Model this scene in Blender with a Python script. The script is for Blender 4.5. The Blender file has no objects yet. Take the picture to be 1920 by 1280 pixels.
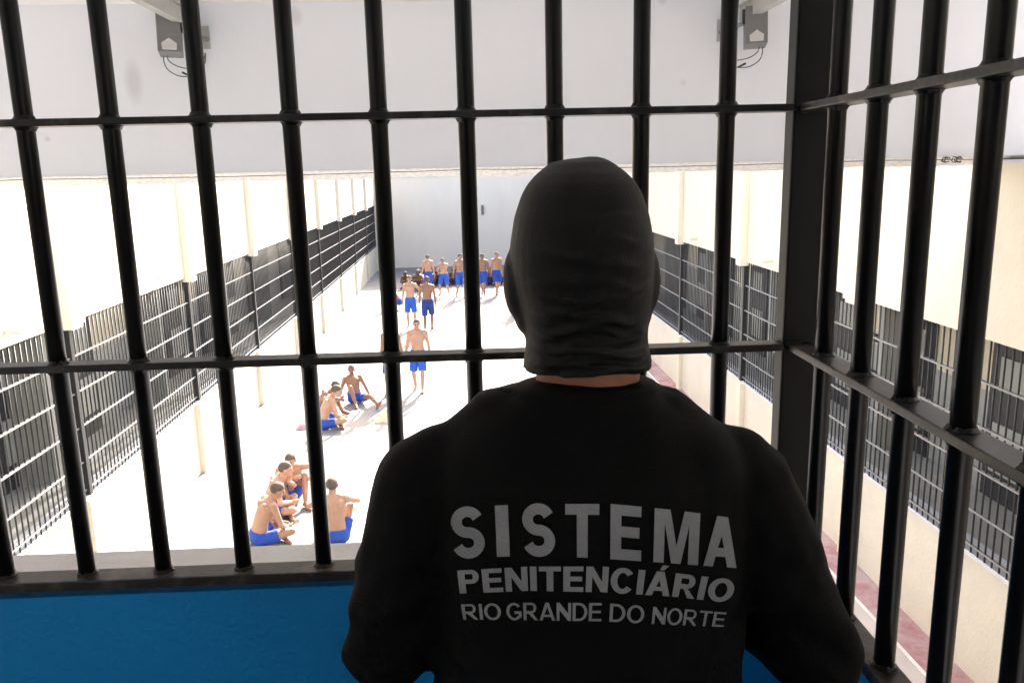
import bpy, bmesh, math, random
from mathutils import Vector, Matrix, noise
from mathutils.bvhtree import BVHTree
random.seed(7)
S = bpy.context.scene
COL = S.collection
R = math.radians

# ------------------------------------------------------------------ camera
H = 5.0                                            # eye height above the yard floor
cam_d = bpy.data.cameras.new('camera'); cam = bpy.data.objects.new('camera', cam_d); COL.objects.link(cam)
cam_d.sensor_width = 36.0; cam_d.lens = 28.70; cam_d.clip_start = 0.05; cam_d.clip_end = 3000
RX = Vector((.99806, .03300, -.05239))
RM = ((.998, .033, -.052), (-.058, .204, -.977), (-.022, .978, .205))
bk = Vector((RM[0][2], RM[1][2], RM[2][2])).normalized()
rt = Vector((RM[0][0], RM[1][0], RM[2][0])); rt = (rt - bk*rt.dot(bk)).normalized()
up = bk.cross(rt)
cm = Matrix(((rt.x, up.x, bk.x, 0), (rt.y, up.y, bk.y, 0), (rt.z, up.z, bk.z, H), (0, 0, 0, 1)))
cam.matrix_world = cm
S.camera = cam

# ------------------------------------------------------------------ light
SUN_EL, SUN_AZ = R(29), R(13)                      # azimuth measured from +Y towards +X
w = bpy.data.worlds.new('World'); S.world = w; w.use_nodes = True
nt = w.node_tree; nt.nodes.clear()
sky = nt.nodes.new('ShaderNodeTexSky'); sky.sky_type = 'NISHITA'; sky.sun_disc = False
sky.sun_elevation = SUN_EL; sky.sun_rotation = SUN_AZ; sky.air_density = 1.0; sky.dust_density = 6.0; sky.ozone_density = 0.0
bgn = nt.nodes.new('ShaderNodeBackground'); bgn.inputs['Strength'].default_value = 0.12
won = nt.nodes.new('ShaderNodeOutputWorld')
nt.links.new(sky.outputs[0], bgn.inputs[0]); nt.links.new(bgn.outputs[0], won.inputs[0])
sd = bpy.data.lights.new('sun', 'SUN'); sd.energy = 5.0; sd.angle = R(0.5); sd.color = (1, .965, .92)
sun = bpy.data.objects.new('sun', sd); COL.objects.link(sun)
sdir = Vector((math.sin(SUN_AZ)*math.cos(SUN_EL), math.cos(SUN_AZ)*math.cos(SUN_EL), math.sin(SUN_EL)))
sun.rotation_euler = sdir.to_track_quat('Z', 'Y').to_euler(); sun.location = (0, 60, 40)
S.view_settings.view_transform = 'Standard'; S.view_settings.look = 'None'
S.view_settings.exposure = 2.5; S.view_settings.gamma = 1
S.cycles.max_bounces = 10; S.cycles.diffuse_bounces = 6

# ------------------------------------------------------------------ helpers: materials
def mat(name, col, rough=.8, col2=None, scale=3.0, detail=6, bump=0.0, bscale=60, spec=.5, metal=0, lo=.35, hi=.65, stretch=None, coat=0):
    m = bpy.data.materials.new(name); m.use_nodes = True
    t = m.node_tree; n = t.nodes; b = n['Principled BSDF']
    b.inputs['Roughness'].default_value = rough; b.inputs['Metallic'].default_value = metal
    b.inputs['Specular IOR Level'].default_value = spec
    if coat: b.inputs['Coat Weight'].default_value = coat
    tc = n.new('ShaderNodeTexCoord'); mp = n.new('ShaderNodeMapping'); t.links.new(tc.outputs['Object'], mp.inputs[0])
    if stretch: mp.inputs['Scale'].default_value = stretch
    if col2 is None: col2 = tuple(c*.85 for c in col)
    nz = n.new('ShaderNodeTexNoise'); nz.inputs['Scale'].default_value = scale; nz.inputs['Detail'].default_value = detail; nz.inputs['Roughness'].default_value = .65
    t.links.new(mp.outputs[0], nz.inputs['Vector'])
    cr = n.new('ShaderNodeValToRGB'); cr.color_ramp.elements[0].position = lo; cr.color_ramp.elements[1].position = hi
    cr.color_ramp.elements[0].color = (*col2, 1); cr.color_ramp.elements[1].color = (*col, 1)
    t.links.new(nz.outputs[0], cr.inputs[0]); t.links.new(cr.outputs[0], b.inputs['Base Color'])
    if bump:
        n2 = n.new('ShaderNodeTexNoise'); n2.inputs['Scale'].default_value = bscale; n2.inputs['Detail'].default_value = 4
        t.links.new(mp.outputs[0], n2.inputs['Vector'])
        bp = n.new('ShaderNodeBump'); bp.inputs['Strength'].default_value = bump; bp.inputs['Distance'].default_value = .01
        t.links.new(n2.outputs[0], bp.inputs['Height']); t.links.new(bp.outputs[0], b.inputs['Normal'])
    return m

M = {}
M['cream'] = mat('cream_paint', (.70, .645, .53), .85, (.64, .59, .485), 1.2, bump=.25, bscale=25)
M['pilaster'] = mat('pilaster_paint', (.74, .67, .53), .85, (.69, .62, .48), 1.5, bump=.2, bscale=25)
M['sill'] = mat('sill_paint', (.66, .67, .72), .8, (.56, .57, .62), 4)
M['endw'] = mat('end_wall_paint', (.90, .815, .71), .85, (.845, .765, .665), .7, stretch=(1, 1, .3), bump=.2, bscale=15)
M['floor'] = mat('yard_concrete', (.245, .242, .25), .85, (.205, .202, .21), .9, bump=.3, bscale=20)
M['floor_maroon'] = mat('maroon_floor_paint', (.30, .135, .155), .75, (.38, .29, .30), 2.6, lo=.38, hi=.60, bump=.2, bscale=30)
M['line'] = mat('white_line_paint', (.78, .74, .72), .8, (.6, .57, .55), 6)
M['ground'] = mat('dry_ground', (.30, .25, .19), .95, (.22, .18, .13), .2)
M['corr'] = mat('corridor_cream', (.72, .65, .49), .85, (.66, .59, .45), 1.5)
M['corr_grey'] = mat('corridor_shade_grey', (.40, .41, .385), .7, (.35, .36, .34), 2)  # grey of door panels and piers, also of the painted lower-wall shade
M['door'] = mat('cell_door_steel', (.045, .048, .052), .5, (.03, .03, .034), 3)
M['slot'] = mat('dark_slot', (.02, .02, .022), .9)
M['bar'] = mat('black_bar_paint', (.028, .028, .030), .38, (.02, .02, .021), 20, bump=.12, bscale=120)
M['rail'] = mat('dusty_rail_paint', (.27, .265, .26), .42, (.21, .21, .21), 14, bump=.1, bscale=90)
M['cagebar'] = mat('glossy_black_enamel', (.0075, .0075, .0078), .29, (.0055, .0055, .0055), 30, bump=.05, bscale=45, spec=.3)
M['cagerail'] = mat('worn_black_enamel', (.012, .0118, .0115), .38, (.075, .066, .060), 17, lo=.33, hi=.50, bump=.06, bscale=60)
M['blue'] = mat('blue_wall_paint', (.004, .27, .69), .5, (.0034, .225, .58), 2.2, bump=.42, bscale=75, spec=.25)
M['ledge'] = mat('bare_concrete_ledge', (.88, .87, .885), .9, (.80, .79, .80), 5, bump=.18, bscale=60)
M['cfloor'] = mat('corridor_floor_tile', (.40, .40, .38), .5, (.34, .34, .32), 3)
M['gfloor'] = mat('gallery_concrete', (.3, .3, .3), .85)
M['gwall'] = mat('light_block_wall_paint', (.40, .43, .50), .85)  # for the unseen wall added to block light from behind
M['ceil'] = mat('ceiling_paint', (.76, .75, .76), .9, (.72, .71, .72), 1)
M['grey_plastic'] = mat('grey_plastic', (.20, .20, .205), .6, (.18, .18, .185), 5)
M['white_plastic'] = mat('white_plastic', (.75, .75, .75), .5)
M['dark'] = mat('dark_metal', (.035, .033, .035), .6)
M['cable'] = mat('cable_rubber', (.10, .095, .09), .7, (.07, .07, .07), 30)
M['tray'] = mat('grey_tray', (.42, .43, .42), .7, (.36, .37, .36), 6)
M['mortar'] = mat('rough_mortar', (.84, .83, .82), .95, (.62, .61, .60), 25, bump=.8, bscale=40)
M['skinA'] = mat('skin_tan', (.43, .245, .16), .55, (.38, .21, .135), 9, bump=.05)
M['skinB'] = mat('skin_brown', (.32, .17, .105), .55, (.27, .14, .085), 9, bump=.05)
M['skinC'] = mat('skin_light', (.50, .305, .21), .55, (.44, .26, .175), 9, bump=.05)
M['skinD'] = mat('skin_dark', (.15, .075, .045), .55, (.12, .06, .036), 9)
M['face'] = mat('eye_dark', (.03, .018, .014), .5)
M['lip'] = mat('lip', (.24, .09, .07), .5)
M['hair'] = mat('cropped_hair', (.085, .060, .046), .8, (.125, .095, .078), 60, bump=.4, bscale=200)
M['hairgrey'] = mat('greying_hair', (.20, .18, .165), .8, (.09, .08, .07), 60, bump=.4, bscale=200)
M['shortsA'] = mat('royal_blue_cloth', (.026, .085, .44), .85, (.02, .065, .36), 7, bump=.4, bscale=30)
M['shortsB'] = mat('bright_blue_cloth', (.03, .13, .55), .85, (.025, .10, .45), 7, bump=.4, bscale=30)
M['shortsC'] = mat('navy_blue_cloth', (.020, .048, .26), .85, (.015, .036, .20), 7, bump=.4, bscale=30)
M['pink'] = mat('pink_cloth', (.60, .34, .40), .9)
M['yellow'] = mat('pale_yellow_cloth', (.62, .57, .36), .9)
M['shirt'] = mat('black_cotton', (.0055, .0055, .0056), .65, (.0045, .0045, .0045), 8, bump=.2, bscale=420, spec=.085)
M['bala'] = mat('black_jersey', (.0135, .0135, .0135), .55, (.0105, .0105, .0105), 8, bump=.25, bscale=520, spec=.17)
M['print'] = mat('grey_reflective_print', (.30, .315, .335), .6, (.22, .23, .245), 14, bump=.3, bscale=260, lo=.3, hi=.7)
M['trouser'] = mat('black_ripstop', (.012, .012, .013), .9)
M['post'] = mat('satin_black_enamel', (.0075, .0075, .0078), .5, (.006, .006, .006), 30, bump=.03, bscale=55, spec=.3)
M['boot'] = mat('black_leather', (.012, .011, .011), .4)
M['guardskin'] = mat('guard_skin', (.40, .165, .095), .5, (.34, .135, .075), 20, bump=.08, bscale=150)

def beam_mat():
    m = mat('lilac_wall_paint', (.79, .825, .895), .9, (.765, .80, .87), .8, bump=.2, bscale=12)
    t = m.node_tree; n = t.nodes; b = n['Principled BSDF']; src = b.inputs['Base Color'].links[0].from_socket
    geo = n.new('ShaderNodeNewGeometry'); last = src
    for (p, r, s, a) in (((-2.62, 7, 5.76), .085, (1, 1, .42), .34), ((-1.30, 7, 6.24), .07, (1, 1, .8), .30), ((1.66, 7, 6.33), .05, (1, 1, 1), .3),
                         ((-3.35, 7, 5.33), .03, (1, 1, 1), .3), ((1.85, 7, 5.68), .035, (1, 1, 1), .16)):
        sb = n.new('ShaderNodeVectorMath'); sb.operation = 'SUBTRACT'; sb.inputs[1].default_value = p
        t.links.new(geo.outputs['Position'], sb.inputs[0])
        ml = n.new('ShaderNodeVectorMath'); ml.operation = 'MULTIPLY'; ml.inputs[1].default_value = s
        t.links.new(sb.outputs[0], ml.inputs[0])
        ln = n.new('ShaderNodeVectorMath'); ln.operation = 'LENGTH'; t.links.new(ml.outputs[0], ln.inputs[0])
        mr = n.new('ShaderNodeMapRange'); mr.inputs[1].default_value = r; mr.inputs[2].default_value = r*.35
        mr.inputs[3].default_value = 0; mr.inputs[4].default_value = a
        t.links.new(ln.outputs['Value'], mr.inputs[0])
        mx = n.new('ShaderNodeMix'); mx.data_type = 'RGBA'
        t.links.new(mr.outputs[0], mx.inputs['Factor']); t.links.new(last, mx.inputs['A']); mx.inputs['B'].default_value = (.36, .36, .39, 1)
        last = mx.outputs['Result']
    t.links.new(last, b.inputs['Base Color'])
    return m
M['lilac'] = beam_mat()

# ------------------------------------------------------------------ helpers: objects and meshes
def tag(o, label=None, cat=None, group=None, kind=None):
    if label: o['label'] = label
    if cat: o['category'] = cat
    if group: o['group'] = group
    if kind: o['kind'] = kind
    return o
def empty(name, loc, label, cat, group=None, rz=0):
    o = bpy.data.objects.new(name, None); COL.objects.link(o); o.location = loc; o.rotation_euler = (0, 0, rz); o.empty_display_size = .2
    return tag(o, label, cat, group)
def link(name, me, m, parent=None, smooth=False):
    o = bpy.data.objects.new(name, me); COL.objects.link(o)
    if m is not None and len(me.materials) == 0: me.materials.append(m)
    if parent is not None: o.parent = parent
    if smooth: me.polygons.foreach_set('use_smooth', [True]*len(me.polygons))
    return o
class MB:
    def __init__(s): s.v = []; s.f = []
    def add(s, vs, fs):
        k = len(s.v); s.v += [Vector(a) for a in vs]; s.f += [tuple(i+k for i in f) for f in fs]; return s
    def box(s, a, b):
        (x0, y0, z0), (x1, y1, z1) = a, b
        return s.add([(x0,y0,z0),(x1,y0,z0),(x1,y1,z0),(x0,y1,z0),(x0,y0,z1),(x1,y0,z1),(x1,y1,z1),(x0,y1,z1)],
                     [(0,3,2,1),(4,5,6,7),(0,1,5,4),(1,2,6,5),(2,3,7,6),(3,0,4,7)])
    def prism(s, pts, ax, lo, hi):
        n = len(pts)
        def P(p, t):
            return (t, p[0], p[1]) if ax == 0 else (p[0], t, p[1]) if ax == 1 else (p[0], p[1], t)
        return s.add([P(p, lo) for p in pts] + [P(p, hi) for p in pts],
                     [tuple(range(n))[::-1], tuple(range(n, 2*n))] + [(i, (i+1) % n, n+(i+1) % n, n+i) for i in range(n)])
    def rings(s, rings):
        n = len(rings[0]); vs = [p for r in rings for p in r]; fs = []
        for k in range(len(rings)-1):
            for i in range(n):
                fs.append((k*n+i, k*n+(i+1) % n, (k+1)*n+(i+1) % n, (k+1)*n+i))
        fs.append(tuple(range(n))[::-1]); m = (len(rings)-1)*n; fs.append(tuple(range(m, m+n)))
        return s.add(vs, fs)
    def tube(s, pts, r, n=8):
        pts = [Vector(p) for p in pts]; rs = []
        for i, p in enumerate(pts):
            d = (pts[min(i+1, len(pts)-1)] - pts[max(i-1, 0)]).normalized()
            a = d.cross(Vector((0, 0, 1)) if abs(d.z) < .9 else Vector((1, 0, 0))).normalized(); b = d.cross(a)
            rr = r[i] if isinstance(r, (list, tuple)) else r
            rs.append([p + (a*math.cos(2*math.pi*k/n) + b*math.sin(2*math.pi*k/n))*rr for k in range(n)])
        return s.rings(rs)
    def cap(s, p0, p1, r0, r1, n=12, flat=False):
        p0 = Vector(p0); p1 = Vector(p1); d = p1-p0; L = d.length
        d = d/L if L > 1e-6 else Vector((0, 0, 1))
        a = d.cross(Vector((0, 0, 1)) if abs(d.z) < .9 else Vector((1, 0, 0))).normalized(); b = d.cross(a)
        rs = []
        def ring(c, r): rs.append([c + (a*math.cos(2*math.pi*k/n) + b*math.sin(2*math.pi*k/n))*r for k in range(n)])
        for t in (-86, -60, -35, -12): ring(p0 + d*(r0*math.sin(R(t))), r0*math.cos(R(t)))
        if flat: ring(p1, r1)
        else:
            for t in (12, 35, 60, 86): ring(p1 + d*(r1*math.sin(R(t))), r1*math.cos(R(t)))
        return s.rings(rs)
    def chain(s, pts, rad, n=12):
        for i in range(len(pts)-1): s.cap(pts[i], pts[i+1], rad[i], rad[i+1], n)
        return s
    def ell(s, c, r, rot=None, n=16, m=10):
        c = Vector(c); rs = []
        for j in range(m+1):
            t = math.pi*(j/m) if 0 < j < m else (.02 if j == 0 else math.pi-.02)
            ring = []
            for k in range(n):
                v = Vector((r[0]*math.sin(t)*math.cos(2*math.pi*k/n), r[1]*math.sin(t)*math.sin(2*math.pi*k/n), -r[2]*math.cos(t)))
                ring.append(c + (rot @ v if rot else v))
            rs.append(ring)
        return s.rings(rs)
    def loft(s, secs, n=28, e=2.2):
        # secs: (centre, xaxis, yaxis, a, b)
        rs = []
        for c, xa, ya, a, b in secs:
            ring = []
            for k in range(n):
                t = 2*math.pi*k/n; ct, st = math.cos(t), math.sin(t)
                ring.append(Vector(c) + Vector(xa)*(a*math.copysign(abs(ct)**(2/e), ct)) + Vector(ya)*(b*math.copysign(abs(st)**(2/e), st)))
            rs.append(ring)
        return s.rings(rs)
    def xf(s, mtx): s.v = [mtx @ v for v in s.v]; return s
    def mesh(s, name):
        me = bpy.data.meshes.new(name); me.from_pydata([tuple(v) for v in s.v], [], s.f)
        bm = bmesh.new(); bm.from_mesh(me); bmesh.ops.recalc_face_normals(bm, faces=bm.faces); bm.to_mesh(me); bm.free()
        return me
    def build(s, name, m, parent=None, smooth=False, bevel=0):
        me = s.mesh(name)
        if bevel:
            bm = bmesh.new(); bm.from_mesh(me)
            bmesh.ops.bevel(bm, geom=list(bm.edges), offset=bevel, segments=2, affect='EDGES', profile=.6)
            bm.to_mesh(me); bm.free()
        return link(name, me, m, parent, smooth)
def remesh(mb, voxel, it=4, fac=.5):
    me = mb.mesh('tmp'); o = bpy.data.objects.new('tmp', me); COL.objects.link(o)
    a = o.modifiers.new('r', 'REMESH'); a.mode = 'VOXEL'; a.voxel_size = voxel; a.use_smooth_shade = True
    if it:
        b = o.modifiers.new('s', 'SMOOTH'); b.iterations = it; b.factor = fac
    dg = bpy.context.evaluated_depsgraph_get(); dg.update()
    out = bpy.data.meshes.new_from_object(o.evaluated_get(dg))
    bpy.data.objects.remove(o); bpy.data.meshes.remove(me)
    out.polygons.foreach_set('use_smooth', [True]*len(out.polygons))
    return out

# ------------------------------------------------------------------ ground and yard floor
XL, XR, YE = -4.70, 4.82, 44.05
def sheet(name, x0, x1, y0, y1, z, m):
    o = MB().add([(x0,y0,z),(x1,y0,z),(x1,y1,z),(x0,y1,z)], [(0,1,2,3)]).build(name, m); return tag(o, kind='structure')
sheet('ground', -900, 900, -900, 900, -.008, M['ground'])
sheet('yard_floor', XL, XR, -4, YE, 0, M['floor'])
sheet('painted_floor_strip', XR-.375, XR, -4, YE-6, .004, M['floor_maroon'])
M['floor_lightened'] = mat('lightened_yard_concrete', (.50, .46, .455), .85, (.42, .385, .38), 1.6, bump=.2, bscale=25)  # paler yard concrete, brightness of the shaded floor put into its colour
sheet('lightened_floor_strip', XR-1.25, XR-.428, -4, YE-6, .0035, M['floor_lightened'])  # added floor strip whose pale colour stands in for light in the shade
sheet('painted_floor_line', XR-.425, XR-.378, -4, YE-6, .004, M['line'])

# ------------------------------------------------------------------ the two cell blocks (walls, corridor behind the bars) and the bar grilles in their openings
ZB, ZT, ZTOP = 1.27, 3.38, 4.965
PY = [5.43 + 4.17*k for k in range(10)]            # pilaster lines
RAILS = (2.965, 2.535, 2.115, 1.695)
def cell_block(xw, sgn, label):                    # sgn: direction from the yard into the block
    root = empty('cell_block', (xw, 20, 0), label, 'building', 'cell blocks along the yard')
    inv = Matrix.Translation((-xw, -20, 0))
    def put(mb, name, m, par=None, **k):
        if par is None: return mb.xf(inv).build(name, m, root, **k)
        return mb.xf(inv).build(name, m, par, **k)
    def bx(x0, x1, y0, y1, z0, z1): return MB().box((min(x0, x1), y0, z0), (max(x0, x1), y1, z1))
    t = .18
    put(bx(xw, xw+sgn*t, -4, YE, 0, ZB-.045), 'lower_wall', M['cream'])
    put(bx(xw-sgn*.03, xw+sgn*(t+.02), -4, YE, ZB-.045, ZB), 'sill', M['sill'])
    up_ = bx(xw-sgn*.065, xw+sgn*t, -4, YE, ZT, ZTOP)
    for y in PY:                                     # the lower edge steps down where each pilaster comes
        up_.box((min(xw-sgn*.063, xw+sgn*(t-.002)), y-.16, ZT-.060), (max(xw-sgn*.063, xw+sgn*(t-.002)), min(y+.42, YE-.01), ZT+.01))
    put(up_, 'upper_wall', M['cream'])
    put(bx(xw-sgn*.09, xw+sgn*(t+.04), -4, YE, ZTOP, ZTOP+.03), 'coping', M['sill'])
    for y in PY:
        p = bx(xw-sgn*.165, xw-sgn*.066, y-.13, y+.13, ZT-.065, ZTOP-.002)
        put(p, 'upper_pilaster', M['pilaster'])
        put(bx(xw-sgn*.085, xw-sgn*.001, y-.10, y+.10, 0, ZB-.05), 'lower_pilaster', M['pilaster'])
    for y in PY[1:8]:                                # small drain spouts on the upper wall
        put(MB().tube([(xw-sgn*.06, y-1.3, ZT+.16), (xw-sgn*.22, y-1.3, ZT+.15)], .035, 10), 'drain_spout', M['cream'])
    xb = xw+sgn*1.45                                 # back of the corridor
    put(bx(xb, xb+sgn*.2, -4, YE, 1.0, 4.2), 'corridor_wall', M['corr'])
    put(bx(xb-sgn*.012, xb-sgn*.001, -4, YE-.3, 1.0, 2.25), 'corridor_shade_grey', M['corr_grey'])  # grey strip painting in the shade low on the corridor wall
    put(bx(xw+sgn*t, xb, -4, YE, .9, 1.0), 'corridor_floor', M['cfloor'])
    put(bx(xw+sgn*t, xb+sgn*4, -4, YE, 4.2, 4.4), 'roof', M['ceil'])
    put(bx(xb+sgn*3.8, xb+sgn*4.0, -4, YE, 0, 4.2), 'outer_wall', M['cream'])
    for i, y in enumerate(PY[:-1]):
        for dy, wd in ((.75, .95), (2.75, .95)):
            if (i*2 + (dy > 1)) % 5 == 4: continue
            d = put(bx(xb-sgn*.06, xb-sgn*.014, y+dy, y+dy+wd, 1.0, 3.15), 'cell_door', M['door'], bevel=.006)
            put(bx(xb-sgn*.085, xb-sgn*.062, y+dy+.2, y+dy+wd-.2, 2.35, 2.75), 'door_panel', M['corr_grey'], d)
            put(bx(xb-sgn*.085, xb-sgn*.062, y+dy+.15, y+dy+wd-.15, 1.35, 1.95), 'door_panel', M['corr_grey'], d)
        put(bx(xb-sgn*.05, xb-sgn*.014, y+1.85, y+2.55, 2.30, 2.42), 'vent_slot', M['slot'])
        put(bx(xb-sgn*.05, xb-sgn*.014, y+1.85, y+2.55, 1.72, 1.84), 'vent_slot', M['slot'])
    # short piers on the corridor wall
    for y in PY[1:]:
        put(bx(xw+sgn*(t+.70), xb-sgn*.001, y+1.1, y+1.25, 1.001, 4.199), 'corridor_buttress', M['corr_grey'])
    return root
cell_block(XL, -1, 'long sunlit cream cell block with barred openings on the left side of the yard')
cell_block(XR, 1, 'long shaded cream cell block with barred openings on the right side of the yard')

bar_me = {}
def bar_mesh(r, z0, z1, n=8, key=None):
    if key not in bar_me:
        me = MB().tube([(0, 0, z0), (0, 0, z1)], r, n).mesh('bar'); me.materials.append(M['bar']); me.polygons.foreach_set('use_smooth', [len(p.vertices) == 4 for p in me.polygons]); bar_me[key] = me
    return bar_me[key]
ORD = ['nearest', 'second', 'third', 'fourth', 'fifth', 'sixth', 'seventh', 'eighth', 'farthest', 'end']
def grille(xw, sgn, i, label, side):
    y0, y1 = PY[i], (PY[i+1] if i+1 < len(PY) else YE)
    if i+1 >= len(PY): return
    xg = xw - sgn*.024
    g = empty('bar_grille', (xg, y0, ZB), label, 'bar grille', 'barred grilles in the %s cell block' % side)
    n = 37; sp = (y1-y0-.10)/(n+1)
    z1 = ZT-ZB+.03
    if i <= 3:
        me = bar_mesh(.0095, 0, z1, 8, 'side')
        for k in range(n):
            o = link('bar', me, None, g); o.location = (0, .05+sp*(k+1), 0)
    else:
        mb = MB()
        for k in range(n): mb.tube([(0, .05+sp*(k+1), 0), (0, .05+sp*(k+1), z1)], .0095, 6)
        mb.build('bar_panel', M['bar'], g)
    for z in RAILS:
        MB().box((-.021, .045, z-ZB-.008), (.021, y1-y0-.045, z-ZB+.008)).build('rail', M['rail'], g)
    MB().box((-.017, .045, .07), (.017, y1-y0-.045, .085)).build('rail', M['rail'], g)
    MB().box((-.045, -.04, 0), (.045, .04, ZT-ZB-.063)).build('post', M['bar'], g, bevel=.006)
for i in range(9):
    grille(XL, -1, i, '%s black bar grille panel along the sunlit left cell block, counted from the viewer' % ORD[i], 'left')
    grille(XR, 1, i, '%s black bar grille panel along the shaded right cell block, counted from the viewer' % ORD[i], 'right')

# ------------------------------------------------------------------ end wall
ew = empty('end_wall', (0, YE, 0), 'tall plain grey-white wall closing the far end of the yard', 'wall')
MB().box((XL-6, .0, 0), (XR+6, .25, 4.72)).build('wall_face', M['endw'], ew)
MB().box((XL-6, -.04, 4.72), (XR+6, .29, 4.80)).build('coping', M['mortar'], ew)
MB().box((.86, -.10, 2.72), (.99, -.001, 3.22)).build('wall_fitting', M['grey_plastic'], ew, bevel=.01)
MB().box((.88, -.13, 2.80), (.97, -.101, 2.95)).build('fitting_cover', M['grey_plastic'], ew)

# ------------------------------------------------------------------ beam wall and ceiling over the near end
YB = 7.0
fw = empty('fascia_wall', (0, YB, 5.03), 'pale lilac-grey wall hanging across the top of the view with smudges', 'wall')
MB().box((-9, 0, 0), (9, .25, 1.6)).build('wall_face', M['lilac'], fw)
mo = MB(); rr = random.Random(3)
N = 260; top = []; bot = []
for k in range(N+1):
    x = -9 + 18*k/N
    bot.append((x, -.055 - .018*noise.noise(Vector((x*1.3, 0, 0))) - .010*noise.noise(Vector((x*9, 3, 0)))))
for k in range(N):
    (xa, za), (xb, zb) = bot[k], bot[k+1]
    mo.add([(xa, .012, -.001), (xb, .012, -.001), (xb, .11, zb*.55), (xa, .11, za*.55), (xa, .236, za-.022), (xb, .236, zb-.022), (xb, .248, -.001), (xa, .248, -.001)],
           [(0,1,2,3), (3,2,5,4), (4,5,6,7)])
mo.build('mortar_edge', M['mortar'], fw)
tag(MB().box((-9, -5, 0), (9, YB-.002, .2)).xf(Matrix.Translation((0, 0, 6.345))).build('ceiling', M['ceil']), kind='structure')
# service cable strung under the wall, with a few tangles
cb = MB(); pts = []
for k in range(181):
    x = -8 + 16*k/180
    pts.append((x, 6.97, 5.012 - .012*abs(math.sin(x*.9)) + .004*noise.noise(Vector((x*4, 1, 0)))))
cb.tube(pts, .0035, 6)
for (xc, n_) in ((4.14, 3), (4.24, 4)):
    for k in range(n_):
        cc = Vector((xc + rr.uniform(-.03, .03), 6.965, 5.005)); rad = rr.uniform(.014, .026)
        cb.tube([cc + Vector((rad*math.cos(a), rr.uniform(-.01, .01), rad*math.sin(a))) for a in [j*.7 for j in range(9)]], .0045, 6)
tag(cb.build('strung_cable', M['cable']), 'thin dark cable with knots strung along the lower edge of the lilac wall', 'cable')

def speaker(x, z, s, label):
    # s = +1: bracket plate lies to the right of the box
    o = empty('loudspeaker', (x, YB, z), label, 'loudspeaker', 'loudspeakers on the lilac wall')
    tl = Matrix.Rotation(R(-6), 4, 'X') @ Matrix.Rotation(R(14*s), 4, 'Z')
    b = MB().box((-.085, -.10, -.145), (.085, .10, .145)).xf(Matrix.Translation((0, -.24, 0)) @ tl).build('box', M['grey_plastic'], o, bevel=.006)
    c = MB().prism([(-.05, -.13), (.05, -.13), (.055, -.085), (0, -.045), (-.055, -.085)], 1, -.112, -.1005)
    for k in range(-2, 3): c.box((k*.02-.002, -.118, -.125), (k*.02+.002, -.1125, -.075))
    c.xf(Matrix.Translation((0, -.24, 0)) @ tl).build('cone_cover', M['white_plastic'], b)
    MB().box((s*.09, -.16, .02), (s*.115, -.13, .13)).xf(Matrix.Translation((0, -.12, 0))).build('hinge', M['dark'], o)
    MB().tube([(s*.10, -.26, .03), (s*.20, -.10, .0), (s*.22, -.012, 0)], .018, 8).build('bracket_arm', M['grey_plastic'], o)
    MB().box((s*.20-.04, -.022, -.07), (s*.20+.035, -.001, .10)).build('bracket_plate', M['tray'], o)
    for pts_ in ([(-.03*s, -.26, -.15), (-.02*s, -.25, -.19), (.03*s, -.2, -.225), (.10*s, -.1, -.23), (.17*s, -.02, -.20), (.19*s, -.008, -.1)],
                 [(-.055*s, -.26, -.15), (-.06*s, -.25, -.20), (-.045*s, -.22, -.25), (.0, -.15, -.285), (.06*s, -.08, -.285), (.13*s, -.02, -.25), (.19*s, -.008, -.1)]):
        P = [Vector(p) for p in pts_]; q = []
        for i in range(len(P)-1):
            a = P[max(i-1, 0)]; b_ = P[i]; c_ = P[i+1]; d = P[min(i+2, len(P)-1)]
            for t in (0, .25, .5, .75):
                q.append(.5*((2*b_) + (c_-a)*t + (2*a-5*b_+4*c_-d)*t*t + (3*b_-a-3*c_+d)*t**3))
        q.append(P[-1])
        MB().tube(q, .0042, 6).build('cable', M['cable'], o)
    MB().tube([(.02*s, -.10, -.255), (.075*s, -.07, -.283)], .009, 6).build('cable_plug', M['dark'], o)
speaker(-2.22, 6.07, 1, 'grey box loudspeaker with dangling cables high on the lilac wall, left of the two')
speaker(2.36, 6.07, -1, 'grey box loudspeaker with dangling cables high on the lilac wall, right of the two')
for x, nm in ((-2.13, 'left'), (2.34, 'right')):
    o = MB().box((x-.035, 1.0, 6.155), (x+.035, YB-.001, 6.265)); o.box((x-.05, 1.0, 6.267), (x+.05, YB-.001, 6.28))
    o = o.build('cable_tray', M['tray'])
    tag(o, 'grey cable trunking running overhead to the %s loudspeaker on the lilac wall' % nm, 'cable tray', 'overhead cable trays')

# ------------------------------------------------------------------ gallery: bar cage, blue parapet
AZ = R(1.134)
AV = Vector((math.sin(AZ), math.cos(AZ), 0)); LV = Vector((math.cos(AZ), -math.sin(AZ), 0))
CAGE = Matrix.Translation((0, 0, H)) @ Matrix.Rotation(-AZ, 4, 'Z')     # local: x lateral, y depth, z from eye height
def cpt(l, d, z): return LV*l + AV*d + Vector((0, 0, H+z))
D0, LC = 1.5, .594
ZF = 3.27 - H
cage = empty('bar_cage', (0, 0, 0), 'black welded steel bar cage at the front and right of the gallery', 'cage')
cage.matrix_world = CAGE
BOT, TOPZ = -.755, 1.25
def cbar(l, d):
    o = MB().tube([(l, d, BOT+.004), (l, d, TOPZ)], .0152, 24).build('bar', M['cagebar'], cage, True)
    return o
def ring(l, d, z, r0, r1, h):
    n = 20; return [[Vector((l + rr_*math.cos(2*math.pi*k/n), d + rr_*math.sin(2*math.pi*k/n), z+zz)) for k in range(n)] for rr_, zz in ((r0, 0), ((r0+r1*1.0)/2-.001, h*.35), (r1, h))]
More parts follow.
